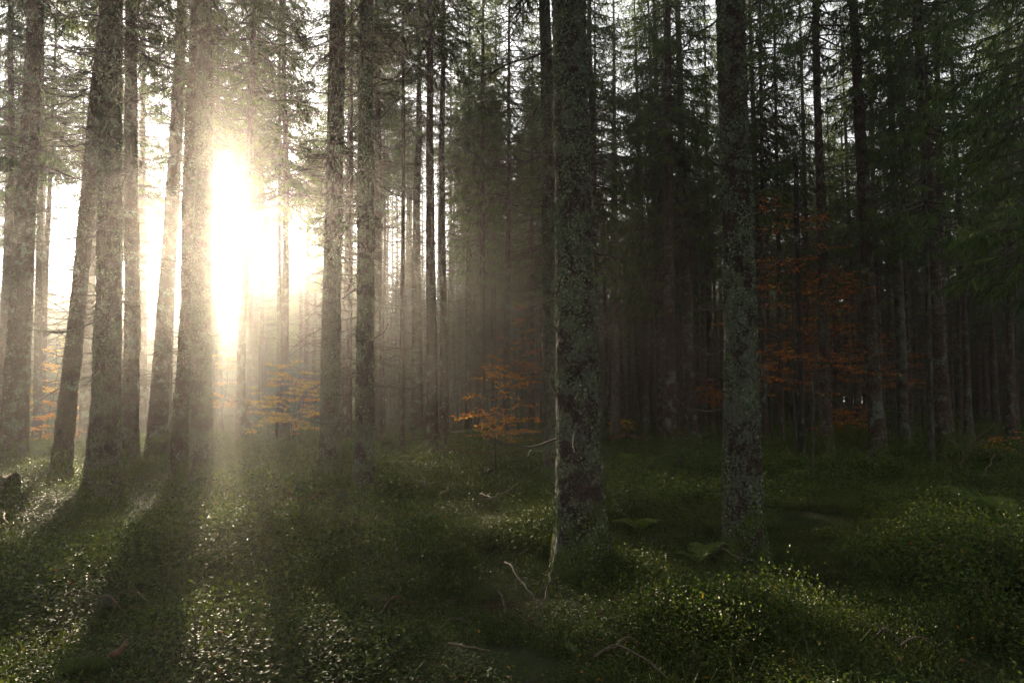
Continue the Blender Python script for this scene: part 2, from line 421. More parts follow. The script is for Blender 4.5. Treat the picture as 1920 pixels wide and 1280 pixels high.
def spruce(bx, by, w, tx, label, group=None, mat='bark', d=None, near=False, crown=True, H=27, ci=None, z0=None, stubs=0, skirt=True, flare=1.0, lich=0, name='spruce_tree', dr=1.0, skirt_scale=1.0):
    """bx,by: foot in the photo; w: trunk width in photo pixels about y=600; tx: where the axis crosses the top edge"""
    if d is None:
        g = ground(bx, by); Y = g.y
    else: Y = d
    base = at_depth(bx, by, Y)
    base.z = soil(base.x, base.y) + .02
    bpx = base.copy()
    top = at_depth(tx, 0, Y)
    r = w / 2 * Y / F
    o = empty(name, base); align(o, bpx, top, rng.uniform(0, 6.28))
    seed = abs(int(bx * 7 + by))
    rg = np.random.default_rng(seed)
    i = seed % 6 if ci is None else ci
    if near:
        me, info = trunk_mesh('trunk', r, H, 96 if w > 40 else 64, seed, M[mat], True, flare)
        tr = link('trunk', me, o)
        if lich: flakes(tr, info, seed, int(lich * 1.5), 9, -.08, M['lichen'], 'lichen')
        flakes(tr, info, seed + 3, 1800, .9, -.1 , M['moss'], 'moss', (.015, .04), -.1)
        for k in range(stubs):
            mb = MB(); L = rg.uniform(.12, 1.0) ** 1.4 * 1.3 + .1
            dead_branch_geo(mb, L, rg.uniform(0, 6.28), rg.uniform(1.6, 9), r * .95, rg.uniform(.009, .019), rg, L > .4, 5)
            link('dead_branch', mb.mesh('dead_branch', M['dead']), o)
    else:
        bank = FAR_TRUNKS[mat]; s = r / .18
        link('trunk', bank[seed % len(bank)], o, scale=(s, s, H / 27))
    if skirt:
        sk = link('dead_branches', SKIRTS[seed % 4], o, rot=(0, 0, rg.uniform(0, 6.28)), scale=(skirt_scale, skirt_scale, 1)); sk['kind'] = 'stuff'
    if crown:
        zz = CZ0[i] if z0 is None else z0
        sz = (H - zz) / (27 - CZ0[i])
        s = rg.uniform(.85, 1.1) * dr
        link('crown', CROWNS[i], o, loc=(0, 0, H - 27 * sz), rot=(0, 0, rg.uniform(0, 6.28)), scale=(s, s, sz))
    tag(o, label, 'tree', group)
    TREES.append((base.x, base.y))
    return o

exec_catalog = True
# ------------------------------------------------------------------ the trees one can tell apart
G1 = 'big spruces in front'
G2 = 'spruces in the middle distance'
G3 = 'thin spruces of the dense stand'
near = [
 # bx, by, w, tx, label, kw
 (25, 868, 40, 70, 'leftmost thick spruce, hazy above and dark brown at the foot', dict(lich=1500, stubs=12)),
 (114, 897, 28, 196, 'slim spruce leaning strongly to the right beside the leftmost thick one', dict(lich=1500, stubs=12)),
 (189, 948, 46, 211, 'stout spruce with pale lichen blotches and a wide mossy foot', dict(lich=3500, stubs=12, flare=1.5, mat='bark_lichen')),
 (243, 872, 28, 247, 'straight spruce close behind the stout one with the mossy foot', dict(lich=1200, stubs=8)),
 (294, 853, 31, 342, 'spruce leaning right, just before the sun glare', dict(lich=1000, stubs=8)),
 (335, 889, 26, 372, 'dark mossy twin standing behind the left side of the spruce in the glare', dict(lich=2500, stubs=3, d=15.6)),
 (378, 910, 36, 384, 'dark spruce that covers part of the sun, thick moss and lichen low down', dict(lich=3500, stubs=14, mat='bark_lichen', d=14.0, skirt_scale=.6)),
 (448, 848, 15, 477, 'thin spruce leaning right just beside the sun', dict(stubs=8)),
 (618, 902, 34, 636, 'broad lichen covered spruce with spreading mossy roots, left of a close pair', dict(lich=4000, stubs=16, mat='bark_lichen', flare=1.7)),
 (680, 942, 34, 685, 'lichen covered spruce, right one of a close pair, reddish patch high up', dict(lich=4500, stubs=16, mat='bark_lichen')),
 (1035, 898, 30, 1022, 'dark spruce half hidden behind the largest trunk', dict(lich=3000, stubs=8, mat='bark_lichen')),
 (1087, 1005, 74, 1063, 'largest trunk, thick lichen all over and a sunlit left edge', dict(lich=9000, stubs=24, mat='bark_lichen', flare=1.4)),
 (1393, 990, 59, 1368, 'second largest trunk, shaded and shaggy with grey green lichen', dict(lich=8000, stubs=26, mat='bark_lichen', flare=1.4)),
 (1648, 852, 26, 1600, 'dark spruce with a lichen crusted foot, right of the rusty leaves', dict(lich=2500, stubs=10)),
 (1772, 832, 28, 1719, 'spruce with shaggy trunk behind the bare twiggy shrub', dict(lich=2500, stubs=10, d=22)),
 (1550, 852, 19, 1528, 'straight dark spruce standing among the rusty beech leaves', dict(lich=1500, stubs=8)),
]
for bx, by, w, tx, lab, kw in near:
    spruce(bx, by, w, tx, lab, G1, near=True, skirt=w < 50, **{**dict(H=rng.uniform(26, 30), z0=rng.uniform(11.5, 13.5)), **kw})

mid = [
 (266, 812, 15, 268, 'hazy thin spruce between two trunks left of the sun', {}),
 (315, 822, 9, 345, 'narrow trunk peeping out behind the leaning spruce before the glare', {}),
 (69, 822, 14, 80, 'pale hazy spruce above yellow leaves at the left', {}),
 (160, 824, 20, 190, 'hazy spruce with a spreading foot behind the leaning slim one', {}),
 (6, 830, 18, 22, 'misty trunk cut by the left edge', {}),
 (411, 812, 12, 407, 'misty trunk right of the trunk that covers the sun', dict(skirt_scale=.5)),
 (401, 808, 7, 401, 'thin misty pole right of the trunk that covers the sun', dict(skirt=False)),
 (464, 822, 8, 486, 'narrow trunk just behind the thin one beside the sun', dict(skirt_scale=.5)),
 (523, 821, 10, 525, 'left trunk of the hazy pair behind the golden saplings', {}),
 (535, 823, 16, 533, 'right and thicker trunk of the hazy pair behind the golden saplings', {}),
 (604, 870, 8, 622, 'narrow trunk showing along the left side of the root spreading spruce', {}),
 (655, 832, 9, 660, 'thin trunk seen in the gap of the close lichen covered pair', {}),
 (706, 823, 20, 708, 'hazy brown spruce just right of the close pair', {}),
 (719, 801, 8, 722, 'pale thin trunk along the hazy brown spruce right of the pair', {}),
 (754, 832, 10, 756, 'dark slim spruce rising out of a little green spruce', {}),
 (780, 812, 22, 786, 'broad hazy trunk behind the little green spruce', {}),
 (811, 838, 22, 806, 'darkest broad trunk in the middle of the picture', {}),
 (832, 829, 17, 830, 'brown trunk beside the darkest broad one in the middle', {}),
 (948, 818, 13, 956, 'reddish brown spruce behind the orange sapling', {}),
 (1107, 830, 17, 1106, 'trunk hidden low down by the largest trunk, showing at its right top', {}),
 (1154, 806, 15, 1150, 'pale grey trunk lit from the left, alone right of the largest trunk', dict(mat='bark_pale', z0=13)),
 (1214, 812, 13, 1190, 'dull green trunk in the dark stand right of the pale grey one', dict(z0=7, ci=5)),
 (1240, 816, 12, 1215, 'reddish lit trunk in the dark stand', {}),
 (1252, 818, 18, 1226, 'dark trunk touching the reddish lit one', dict(z0=6.5, ci=5)),
 (1297, 822, 23, 1270, 'broad dark trunk above the small dark spruce', {}),
 (1273, 812, 12, 1244, 'thin lichen speckled trunk left of the broad dark one', {}),
 (1334, 806, 11, 1322, 'thin trunk against the left of the second largest trunk', {}),
 (1433, 836, 10, 1424, 'thin trunk at the right of the second largest trunk', {}),
 (1466, 830, 9, 1450, 'slim dark trunk among yellow leaves', {}),
 (1522, 815, 12, 1500, 'faint trunk behind the dark snag', {}),
 (1697, 838, 19, 1664, 'lichen grey spruce right of the red leaves', dict(mat='bark_lichen')),
 (1745, 858, 11, 1728, 'thin speckled trunk left of the shaggy trunk', dict(mat='bark_lichen')),
 (1816, 815, 13, 1780, 'brown trunk fading into the dark behind the bare shrub', {}),
 (1867, 800, 12, 1840, 'dim trunk near the right edge, left of its neighbour', {}),
 (1900, 805, 14, 1868, 'dim trunk closest to the right edge', {}),
 (1610, 806, 12, 1575, 'thin dark trunk behind the brightest red leaves', {}),
]
for bx, by, w, tx, lab, kw in mid:
    Yd = CZ * F / (by - 745)
    spruce(bx, by, w, tx, lab, G2, **{**dict(H=rng.uniform(26, 30), z0=(min(20, 1.75 + (.34 if 360 < bx < 470 or bx < 200 else .285) * Yd) if bx < 560 else 15 if bx < 725 else 15.5 if bx < 860 else None)), **kw})

spruce(2030, 905, 30, 2005, 'spruce beyond the right edge whose dark boughs droop into the upper right corner', G1, d=13.5, H=26, z0=4.6, ci=5, dr=1.25)
# the dense stand of thin pale poles in the middle, by its trunks' places in the photo
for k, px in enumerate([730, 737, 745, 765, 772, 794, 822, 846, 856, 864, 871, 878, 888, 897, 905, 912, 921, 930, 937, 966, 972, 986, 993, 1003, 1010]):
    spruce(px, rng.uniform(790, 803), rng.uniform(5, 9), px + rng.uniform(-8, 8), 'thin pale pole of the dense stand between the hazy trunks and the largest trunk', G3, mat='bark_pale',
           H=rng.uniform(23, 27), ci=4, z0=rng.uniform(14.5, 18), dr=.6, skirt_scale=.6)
for k, px in enumerate([1140, 1170, 1181, 1197, 1226, 1262, 1284, 1312, 1322, 1345, 1412, 1445, 1480, 1515, 1570, 1590, 1625, 1675, 1720, 1800, 1835, 1850, 1885]):
    spruce(px, rng.uniform(788, 803), rng.uniform(6, 11), px + rng.uniform(-28, -4), 'thin dim pole in the dark stand right of the largest trunk', 'thin poles of the dark stand', mat='bark',
           H=rng.uniform(20, 26), z0=rng.uniform(6, 10), dr=.75, skirt_scale=.8)

# further spruces that fill the wood
def far_enough(x, y, dmin):
    return all((x - a) ** 2 + (y - b) ** 2 > dmin * dmin for a, b in TREES)
def off_ray(x, y, ox=.85, oy=8.8):
    """sideways distance from the sunbeam through (ox, oy); by default the one that grazes the largest trunk"""
    hx, hy = SUN.x, SUN.y; h = math.hypot(hx, hy); hx /= h; hy /= h
    return abs((x - ox) * hy - (y - oy) * hx)
def fill(n, pxr, yr, dmin, label, group, zk=None, **kw):
    c = 0; tries = 0
    while c < n and tries < n * 60:
        tries += 1
        Y = math.sqrt(rng.uniform(yr[0] ** 2, yr[1] ** 2)); px = rng.uniform(*pxr)
        if 375 < px < 470 and kw.get('sun_gap', True) or 398 < px < 462: continue
        x = (px - 960) / F * Y
        if not far_enough(x, Y, dmin) or (270 < px < 380 and Y > 33) or off_ray(x, Y) < 1.0: continue
        b = soil(x, Y)
        py = 745 + 1280 * (CZ - b) / Y
        spruce(px, py, rng.uniform(.28, .44) / Y * F, px - (px - 960) * rng.uniform(.0, .07) + rng.uniform(-6, 6), label, group, d=Y, H=rng.uniform(23, 29), z0=(rng.uniform(8, 13) if zk is None else 1.75 + (.35 if abs(px - 425) < 4200 / Y or 40 < px < 200 else zk + rng.uniform(-.08, .05)) * Y))
        c += 1
fill(62, (1050, 2150), (24, 62), 2.8, 'spruce deep in the dark wood on the right, its trunk lost among others', 'spruces of the dark wood')
fill(10, (690, 860), (34, 66), 2.8, 'tall misty spruce behind the broad dark trunks of the middle', 'misty spruces behind the middle trunks', zk=.31)
fill(20, (860, 1060), (36, 66), 2.5, 'spruce far back behind the pale poles, dimmed by mist', 'misty spruces behind the pale poles')
fill(12, (560, 700), (30, 62), 3.4, 'tall misty spruce far back behind the close pair of lichen covered trunks', 'misty spruces behind the close pair', zk=.30)
fill(26, (-250, 600), (26, 56), 3.4, 'misty spruce far back on the bright left side', 'misty spruces on the left', zk=.28, sun_gap=False)
fill(5, (470, 640), (34, 60), 4.5, 'misty spruce just right of the sun', 'misty spruces on the left')

for px, Y, w in ((878, 36, .34), (902, 31, .3), (925, 40, .36), (615, 44, .36)):
    spruce(px, 745 + 1280 * 1.9 / Y, w / Y * F, px + 4, 'green spruce filling the sky gap above the pale poles', 'spruces above the pale poles', d=Y, H=28, z0=9.5)
for px, Y, w in ((404, 52, .34), (474, 60, .38), (464, 47, .3), (489, 56, .36)):
    spruce(px, 745 + 1280 * 1.9 / Y, w / Y * F, px + 6, 'misty trunk standing far back in the sun glare', 'misty trunks in the glare', d=Y, H=28, z0=1.75 + .36 * Y)
# spruces around the viewpoint that the frame does not show
for k in range(26):
    a = rng.uniform(math.radians(48), math.radians(312)); rr = rng.uniform(7, 24)
    x, y = math.sin(a) * rr, math.cos(a) * rr
    if not far_enough(x, y, 2.6): continue
    o = empty('spruce_tree', (x, y, soil(x, y)))
    link('trunk', FAR_TRUNKS['bark'][k % 3], o, scale=(1.1, 1.1, 1))
    link('crown', CROWNS[k % 6], o, rot=(0, 0, rng.uniform(0, 6.28)))
    tag(o, 'spruce beside or behind the viewpoint, outside the picture', 'tree', 'spruces around the viewpoint'); TREES.append((x, y))

# far wood as one mass
def gn_scatter(name, pts, rot, scl, idx, sources, kind='stuff'):
    me = bpy.data.meshes.new(name); me.from_pydata([tuple(p) for p in pts], [], [])
    for nm, typ, key, dat in (('rot', 'FLOAT_VECTOR', 'vector', rot), ('scl', 'FLOAT_VECTOR', 'vector', scl), ('idx', 'INT', 'value', idx)):
        a = me.attributes.new(nm, typ, 'POINT'); a.data.foreach_set(key, np.asarray(dat).ravel().astype(np.int32 if typ == 'INT' else np.float32))
    o = link(name, me); o['kind'] = kind
    ng = bpy.data.node_groups.new(name + '_scatter', 'GeometryNodeTree')
    ng.interface.new_socket('Geometry', in_out='INPUT', socket_type='NodeSocketGeometry')
    ng.interface.new_socket('Geometry', in_out='OUTPUT', socket_type='NodeSocketGeometry')
    N = ng.nodes.new; gi = N('NodeGroupInput'); go = N('NodeGroupOutput')
    iop = N('GeometryNodeInstanceOnPoints'); join = N('GeometryNodeJoinGeometry')
    for s in reversed(sources):
        oi = N('GeometryNodeObjectInfo'); oi.inputs['Object'].default_value = s
        g2 = N('GeometryNodeGeometryToInstance'); ng.links.new(oi.outputs['Geometry'], g2.inputs[0])
        ng.links.new(g2.outputs[0], join.inputs[0])
    ng.links.new(gi.outputs[0], iop.inputs['Points']); ng.links.new(join.outputs[0], iop.inputs['Instance'])
    iop.inputs['Pick Instance'].default_value = True
    for nm, typ, sock in (('rot', 'FLOAT_VECTOR', 'Rotation'), ('scl', 'FLOAT_VECTOR', 'Scale'), ('idx', 'INT', 'Instance Index')):
        na = N('GeometryNodeInputNamedAttribute'); na.data_type = typ; na.inputs['Name'].default_value = nm
        ng.links.new(na.outputs['Attribute'], iop.inputs[sock])
    ng.links.new(iop.outputs[0], go.inputs[0])
    md = o.modifiers.new('scatter', 'NODES'); md.node_group = ng
    return o
def source(name, me): return bpy.data.objects.new(name, me)

def whole_tree(name, seed, z0, H=26):
    mb = MB()
    zs = np.linspace(-.5, H, 14)
    tube(mb, np.stack([zs * 0, zs * 0, zs], -1), np.clip(.2 * (1 - zs / H), .01, 1), 8, 1)
    me1 = crown_mesh(name + '_c', z0, H, 2.9, seed, 1.25, 1.0, 1.0)
    n = len(me1.vertices); co = np.zeros(n * 3, np.float32); me1.vertices.foreach_get('co', co)
    # rebuild crown faces into this mesh
    fl = len(me1.loops); li = np.zeros(fl, np.int32); me1.loops.foreach_get('vertex_index', li)
    mi = np.zeros(len(me1.polygons), np.int32); me1.polygons.foreach_get('material_index', mi)
    q = li.reshape(-1, 4)
    tn = np.zeros(n, np.float32); me1.attributes['tone'].data.foreach_get('value', tn)
    mb.f.append((q[mi == 0] + mb.n, 0)); mb.f.append((q[mi == 1] + mb.n, 1)); mb.v.append(co.reshape(-1, 3)); mb.t.append(tn); mb.n += n
    return mb.mesh(name, [M['needle'], M['bark']], smooth=False)
FAR = [source('far_spruce', whole_tree('far_spruce_%d' % i, 500 + i, z)) for i, z in enumerate([1.0, 4, 8])]
pts, idx = [], []
def far_zone(n, pxr, yr, dmin, ids):
    c = 0; t = 0
    while c < n and t < n * 40:
        t += 1
        Y = math.sqrt(rng.uniform(yr[0] ** 2, yr[1] ** 2)); px = rng.uniform(*pxr); x = (px - 960) / F * Y
        if any((x - a) ** 2 + (Y - b) ** 2 < dmin * dmin for a, b, _ in pts[-400:]): continue
        pts.append((x, Y, soil(x, Y))); idx.append(int(rng.choice(ids))); c += 1
far_zone(420, (640, 2500), (62, 105), 2.2, [0, 0, 1, 1, 2])
far_zone(80, (1000, 2450), (104, 122), 2.2, [0])
nr = len(pts)
far_zone(400, (-500, 660), (78, 124), 2.0, [0, 0, 1, 1])  # left rows added to keep the sun off the low haze
for px in np.linspace(398, 456, 16):
    Y = rng.uniform(84, 118); x = (px - 960) / F * Y; pts.append((x, Y, soil(x, Y))); idx.append(0)  # extra trees added to close the bright slit under the sun
nf = len(pts)
fo = gn_scatter('far_forest', pts, [(0, 0, a) for a in rng.uniform(0, 6.28, nf)], [(s, s, s * q * .82) if k < nr else (1.0, 1.0, ((.251 * (p[1] - 8.8) + 1.2 + rng.uniform(-.4, .4)) if off_ray(p[0], p[1], .6) < 1.5 else .251 * p[1] + (1.6 if not 370 < 960 + F * p[0] / p[1] < 660 else -.2 if 960 + F * p[0] / p[1] < 545 else -1.6) - (0 if 960 + F * p[0] / p[1] > 388 else 6.5) - (5.0 if 388 < 960 + F * p[0] / p[1] < 500 and rng.random() < .42 else 0) + rng.uniform(-2.0, 1.6) - max(3.6 if off_ray(p[0], p[1], -8.75, 28) < 1.6 else 0, 0.6 if abs(960 + F * p[0] / p[1] - 425) < 30 else 0))  / 26) for k, (p, s, q) in enumerate(zip(pts, rng.uniform(.75, 1.1, nf), rng.uniform(.85, 1.1, nf)))], idx, FAR)  # left treetops shaped to the sun line
tag(fo, 'dense far wood closing the view behind the countable trunks', 'forest')

# ------------------------------------------------------------------ ground
def axis(a, b, n, c, p=2.4):
    u = np.linspace(-1, 1, n); s = np.sign(u) * np.abs(u) ** p
    return np.where(s < 0, c + s * (c - a) * 1.0, c + s * (b - c))
xs = axis(-230, 230, 300, 0, 2.6); ys = axis(-60, 300, 340, 7, 2.4)
X, Y = np.meshgrid(xs, ys, indexing='xy'); Z = soil_z(X, Y)
nx = len(xs); ny = len(ys)
mb = MB(); i = np.arange(ny - 1)[:, None] * nx; j = np.arange(nx - 1)[None]
mb.add(np.stack([X, Y, Z], -1).reshape(-1, 3), np.stack([i + j, i + j + 1, i + nx + j + 1, i + nx + j], -1).reshape(-1, 4))
tag(link('ground', mb.mesh('ground', M['soil'])), kind='structure')

def berry_patch(name, seed, leaf, stems, rad=.55, per=26, height=.26):
    rg = np.random.default_rng(seed); mb = MB()
    r = rad * np.sqrt(rg.uniform(0, 1, stems)); a = rg.uniform(0, 6.28, stems)
    base = np.stack([r * np.cos(a), r * np.sin(a), np.zeros(stems)], -1)
    ht = height * rg.uniform(.55, 1.25, stems) * (1 - .45 * (r / rad) ** 2)
    tilt = rg.normal(0, .35, (stems, 2))
    top = base + np.concatenate([tilt * ht[:, None], ht[:, None]], -1)
    ribbons(mb, base, top, .0022, .001, unit(rg.normal(0, 1, (stems, 3)) * np.array([1, 1, .1])), 1)
    idx = np.repeat(np.arange(stems), per); n = len(idx)
    u = rg.beta(2.6, 1.15, n)[:, None]
    spread = leaf * 3.0
    c = base[idx] + (top - base)[idx] * u + rg.normal(0, spread, (n, 3)) * np.array([1, 1, .45]) * (.3 + u)
    D = unit(rg.normal(0, 1, (n, 3)) * np.array([1, 1, .35]))
    N = unit(rg.normal(0, .38, (n, 3)) + np.array([0, 0, 1.0]))
    st = np.clip(rg.normal(.42, .2, stems), 0, .8)
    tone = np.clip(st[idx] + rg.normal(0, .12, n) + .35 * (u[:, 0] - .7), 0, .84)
    tone = np.where(rg.random(n) < .012, rg.uniform(.93, 1, n), tone)
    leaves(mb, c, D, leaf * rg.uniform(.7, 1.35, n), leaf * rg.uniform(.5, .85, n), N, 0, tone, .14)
    return mb.mesh(name, [M['berry'], M['stem']], smooth=False)
BN = [source('blueberry_near', berry_patch('blueberry_near_%d' % i, 700 + i, .027, 85, .5, 26, .33)) for i in range(5)]
BT = [source('blueberry_tall', berry_patch('blueberry_tall_%d' % i, 740 + i, .034, 30, .36, 22, .58)) for i in range(3)]
BM = [source('blueberry_mid', berry_patch('blueberry_mid_%d' % i, 720 + i, .042, 60, .6, 22, .34)) for i in range(4)]
pts, rot, scl, idx = [], [], [], []
def berries(xr, yr, step, ids, dens):
    x = np.arange(*xr, step); y = np.arange(*yr, step)
    X, Y = np.meshgrid(x, y); X = X + rng.uniform(-.5, .5, X.shape) * step; Y = Y + rng.uniform(-.5, .5, Y.shape) * step
    ok = np.abs(X) < Y * .82 + 2.5
    X, Y = X[ok], Y[ok]; Z = soil_z(X, Y)
    P = np.stack([X, Y, X * 0], -1)
    d = vnoise(P / 1.7, 41) + .5 * vnoise(P / .7, 42)
    hh = vnoise(P / 1.25, 47)
    for x_, y_, z_, d_, h_ in zip(X, Y, Z, d, hh):
        if d_ < dens: continue
        s = .88 + .5 * max(-.75, min(1, d_)) + rng.uniform(-.15, .15)
        pts.append((x_, y_, z_ - .02)); rot.append((rng.normal(0, .1), rng.normal(0, .1), rng.uniform(0, 6.28)))
        scl.append((s * 1.05, s * 1.05, s * rng.uniform(.7, 1.3) * (1.0 + .8 * max(-.6, min(1, h_))))); idx.append(int(rng.choice([9, 10, 11])) if rng.random() < (.16 if h_ > .1 else .03) else int(rng.choice(ids)))
berries((-14, 14), (2.2, 13), .40, [0, 1, 2, 3, 4], -.95)
berries((-32, 32), (13, 34), .55, [5, 6, 7, 8], -.95)
berries((-60, 60), (34, 62), .9, [5, 6, 7, 8], -.9)
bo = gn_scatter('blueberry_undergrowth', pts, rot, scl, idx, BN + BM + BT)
tag(bo, 'low carpet of small leaved blueberry covering the forest floor', 'undergrowth')


# ------------------------------------------------------------------ saplings, ferns, dead wood
def gp(px, py, lift=0.0):
    """foot of something at a photo pixel, standing on the soil"""
    g = ground(px, py, -.02)
    return Vector((g.x, g.y, soil(g.x, g.y) + lift))

def beech(px, py, hpx, wpx, mat, label, stems=1, low=.3, leafn=1.5, lean=0.0, group='autumn beech saplings', leaf=.075, name='beech_sapling', bare=False):
    b = gp(px, py); d = b.y; H = hpx * d / F + .25; W = wpx * d / F / 2
    rg = np.random.default_rng(abs(int(px * 3 + py * 5)))
    o = empty(name, b); mbl = MB()
    for sidx in range(stems):
        mb = MB(); n = 10; s = np.linspace(0, 1, n)
        hh = H * rg.uniform(.75, 1.0) if sidx else H
        wig = np.cumsum(rg.normal(0, .035 * hh, (n, 2)), 0); wig -= wig[0]
        off = rg.normal(0, .3 * (stems > 1), 2) * min(1, W)
        P = np.stack([s * lean * hh + wig[:, 0] * .5 + off[0] * (.25 + .75 * s), wig[:, 1] * .5 + off[1] * (.25 + .75 * s), s * hh], -1)
        r0 = .008 + .0042 * hh
        tube(mb, P, np.linspace(r0, r0 * .25, n), 6)
        nb = int((9 + 5.5 * hh) * (.6 if stems > 2 else 1))
        for k in range(nb):
            f = rg.uniform(low, 1.0); i = min(int(f * (n - 1)), n - 2); q = P[i] + (P[i + 1] - P[i]) * (f * (n - 1) - i)
            L = W * rg.uniform(.5, 1.15) * (1.1 - .65 * max(0, f - .45) / .55)
            az = rg.uniform(0, 6.28); m = 7; u = np.linspace(0, 1, m)
            D = np.array([math.cos(az), math.sin(az), 0]); w = np.cumsum(rg.normal(0, .05 * L, (m, 3)), 0); w -= w[0]
            Q = q + D * (u * L)[:, None] + w * np.array([1, 1, .5]) + np.array([0, 0, 1]) * (L * rg.uniform(.05, .45) * u * (1 - .6 * u))[:, None]
            tube(mb, Q, np.linspace(r0 * .4, .0025, m), 4)
            if bare and rg.random() < .93: continue
            ntw = int(3 + L * 9)
            for a in range(ntw):
                g = rg.uniform(.2, 1); j = min(int(g * (m - 1)), m - 2); c = Q[j] + (Q[j + 1] - Q[j]) * (g * (m - 1) - j)
                sd = rg.choice([-1, 1]); e = unit(unit(Q[j + 1] - Q[j]) + sd * rg.uniform(.5, 1.1) * np.array([-math.sin(az), math.cos(az), 0]) + np.array([0, 0, rg.uniform(-.15, .15)]))
                l2 = rg.uniform(.15, .5) * min(1.2, L + .2)
                ribbons(mb, c[None], (c + e * l2)[None], .0025, .001, unit(np.cross(e, [0, 0, 1]))[None])
                nl = max(2, int(l2 / .042 * leafn)); t_ = rg.uniform(.1, 1.05, nl)[:, None]
                C = c + e * l2 * t_ + rg.normal(0, .012, (nl, 3))
                DD = unit(e + rg.normal(0, .55, (nl, 3)) * np.array([1, 1, .35]) + np.array([0, 0, -.12]))
                leaves(mbl, C, DD, leaf * rg.uniform(.65, 1.2, nl), leaf * rg.uniform(.45, .7, nl), unit(rg.normal(0, .33, (nl, 3)) + np.array([0, 0, 1.0])), 0,
                       np.clip(rg.normal(.5, .22) + rg.normal(0, .15, nl), 0, 1), .12)
        link('stem', mb.mesh('stem', M['stem']), o)
    if mbl.n: link('foliage', mbl.mesh('foliage', M[mat], smooth=False), o)
    tag(o, label, 'sapling', group)
beech(504, 826, 110, 70, 'beech_gold', 'slim golden sapling on its own left of the bushy golden ones')
beech(556, 827, 150, 110, 'beech_gold', 'bushy golden sapling with several dark stems beside the broad lichen covered spruce', 3, .2, 1.2)
beech(588, 822, 120, 70, 'beech', 'orange sapling pressed against the left of the broad lichen covered spruce', 1, .2)
beech(532, 818, 120, 60, 'beech', 'brownish orange sapling in front of the hazy pair of trunks', 1, .15)
beech(929, 892, 205, 135, 'beech', 'orange sapling on a thin black stem in the middle of the wood', 1, .42, 1.0)
beech(975, 814, 240, 100, 'beech_red', 'rusty red beech spray high beside the largest trunk', 1, .4)
beech(942, 826, 60, 110, 'beech', 'low orange bush at the foot of the reddish brown spruce', 3, .1)
beech(1490, 855, 460, 270, 'beech_red', 'tall rusty beech with a dark wiry stem beside the snag', 1, .28, .6, -.03)
beech(1513, 893, 330, 90, 'beech_red', 'almost bare dark beech stem leaning right in front of the snag', 1, .3, .5, .1, bare=True)
beech(1560, 822, 330, 200, 'beech_red', 'wide rusty beech behind the straight dark spruce', 2, .3, .65)
beech(1592, 818, 58, 120, 'beech_red', 'low fiery red bush left of the dark spruce with a crusted foot', 4, .1, 1.6)
beech(1680, 822, 190, 120, 'beech_red', 'red beech spray between the dark spruce and the lichen grey one', 1, .5, .8)
beech(1325, 812, 115, 100, 'beech_red', 'dull red sapling at the left of the second largest trunk', 1, .5)
beech(1452, 824, 190, 90, 'beech', 'yellowing sapling at the right of the second largest trunk', 1, .5)
beech(1174, 803, 30, 50, 'beech_gold', 'small golden bush at the foot of the pale grey trunk', 3, .1, 1.5)
beech(1888, 842, 45, 70, 'beech', 'ochre bush low at the right edge', 3, .1, 1.0)
beech(84, 818, 185, 90, 'beech_gold', 'yellow sapling beside the pale hazy spruce on the left', 1, .3)
beech(98, 822, 75, 100, 'beech', 'orange bush between the leftmost thick spruce and the leaning one', 4, .1, 1.3)
beech(-4, 824, 140, 45, 'beech', 'orange sapling cut by the left edge', 1, .2)
beech(424, 816, 190, 60, 'beech', 'pale brown sapling in the glare right of the trunk that covers the sun', 1, .3)
beech(150, 826, 30, 60, 'beech_red', 'small reddish bush behind the slim leaning spruce', 3, .1, 1.2)

def young_spruce(px, py, hpx, wpx, label, group=None, tone=0):
    b = gp(px, py); d = b.y; H = hpx * d / F + .2; R = wpx * d / F / 2
    rg = np.random.default_rng(abs(int(px + py * 9))); o = empty('young_spruce', b)
    mb = MB(); zs = np.linspace(-.1, H, 6); tube(mb, np.stack([zs * 0, zs * 0, zs], -1), np.linspace(.012 * H + .006, .003, 6), 6)
    link('trunk', mb.mesh('trunk', M['stem']), o)
    mb = MB(); z = .15 * H
    while z < H:
        f = z / H
        for k in range(rg.integers(4, 7)):
            L = R * (1 - f) ** .8 * rg.uniform(.7, 1.15) + .04
            P = curve_branch(L, rg.uniform(0, 6.28), z, rg.uniform(-.3, .15), rg.uniform(-.1, .25), 6, .01, .06, rg)
            tube(mb, P, np.linspace(.006, .002, 6), 3, 1)
            ns = max(4, int(L / .035)); s = rg.uniform(.1, 1, ns); ii = np.minimum((s * 5).astype(int), 4); fr = (s * 5 - ii)[:, None]
            p = P[ii] * (1 - fr) + P[ii + 1] * fr; dd = unit(P[ii + 1] - P[ii])
            e = unit(dd + unit(np.cross(dd, [0, 0, 1.0])) * rg.choice([-1., 1.], (ns, 1)) * rg.uniform(.5, 1.1, (ns, 1)) + rg.normal(0, .25, (ns, 3)))
            l2 = (.10 + .25 * L * (1.1 - s)) * rg.uniform(.5, 1.1, ns)
            for ang in (0, 1):
                sdv = unit(np.cross(e, rg.normal(0, 1, (ns, 3))))
                ribbons(mb, p, p + e * l2[:, None], .010, .004, sdv, 0, np.clip(rg.normal(.45, .2, ns), 0, 1))
        z += rg.uniform(.06, .11) * max(.8, H * .7)
    link('crown', mb.mesh('crown', [M['needle'], M['stem']], smooth=False), o)
    tag(o, label, 'young tree', group)
young_spruce(757, 832, 115, 75, 'little green spruce at the foot of the dark slim trunk left of the middle')
young_spruce(1278, 878, 72, 110, 'small nearly black spruce among the ferns, right of the largest trunk')
young_spruce(1320, 860, 60, 90, 'low dark spruce bush left of the second largest trunk')
young_spruce(1712, 832, 60, 60, 'small dark spruce between the lichen grey and the shaggy trunk')
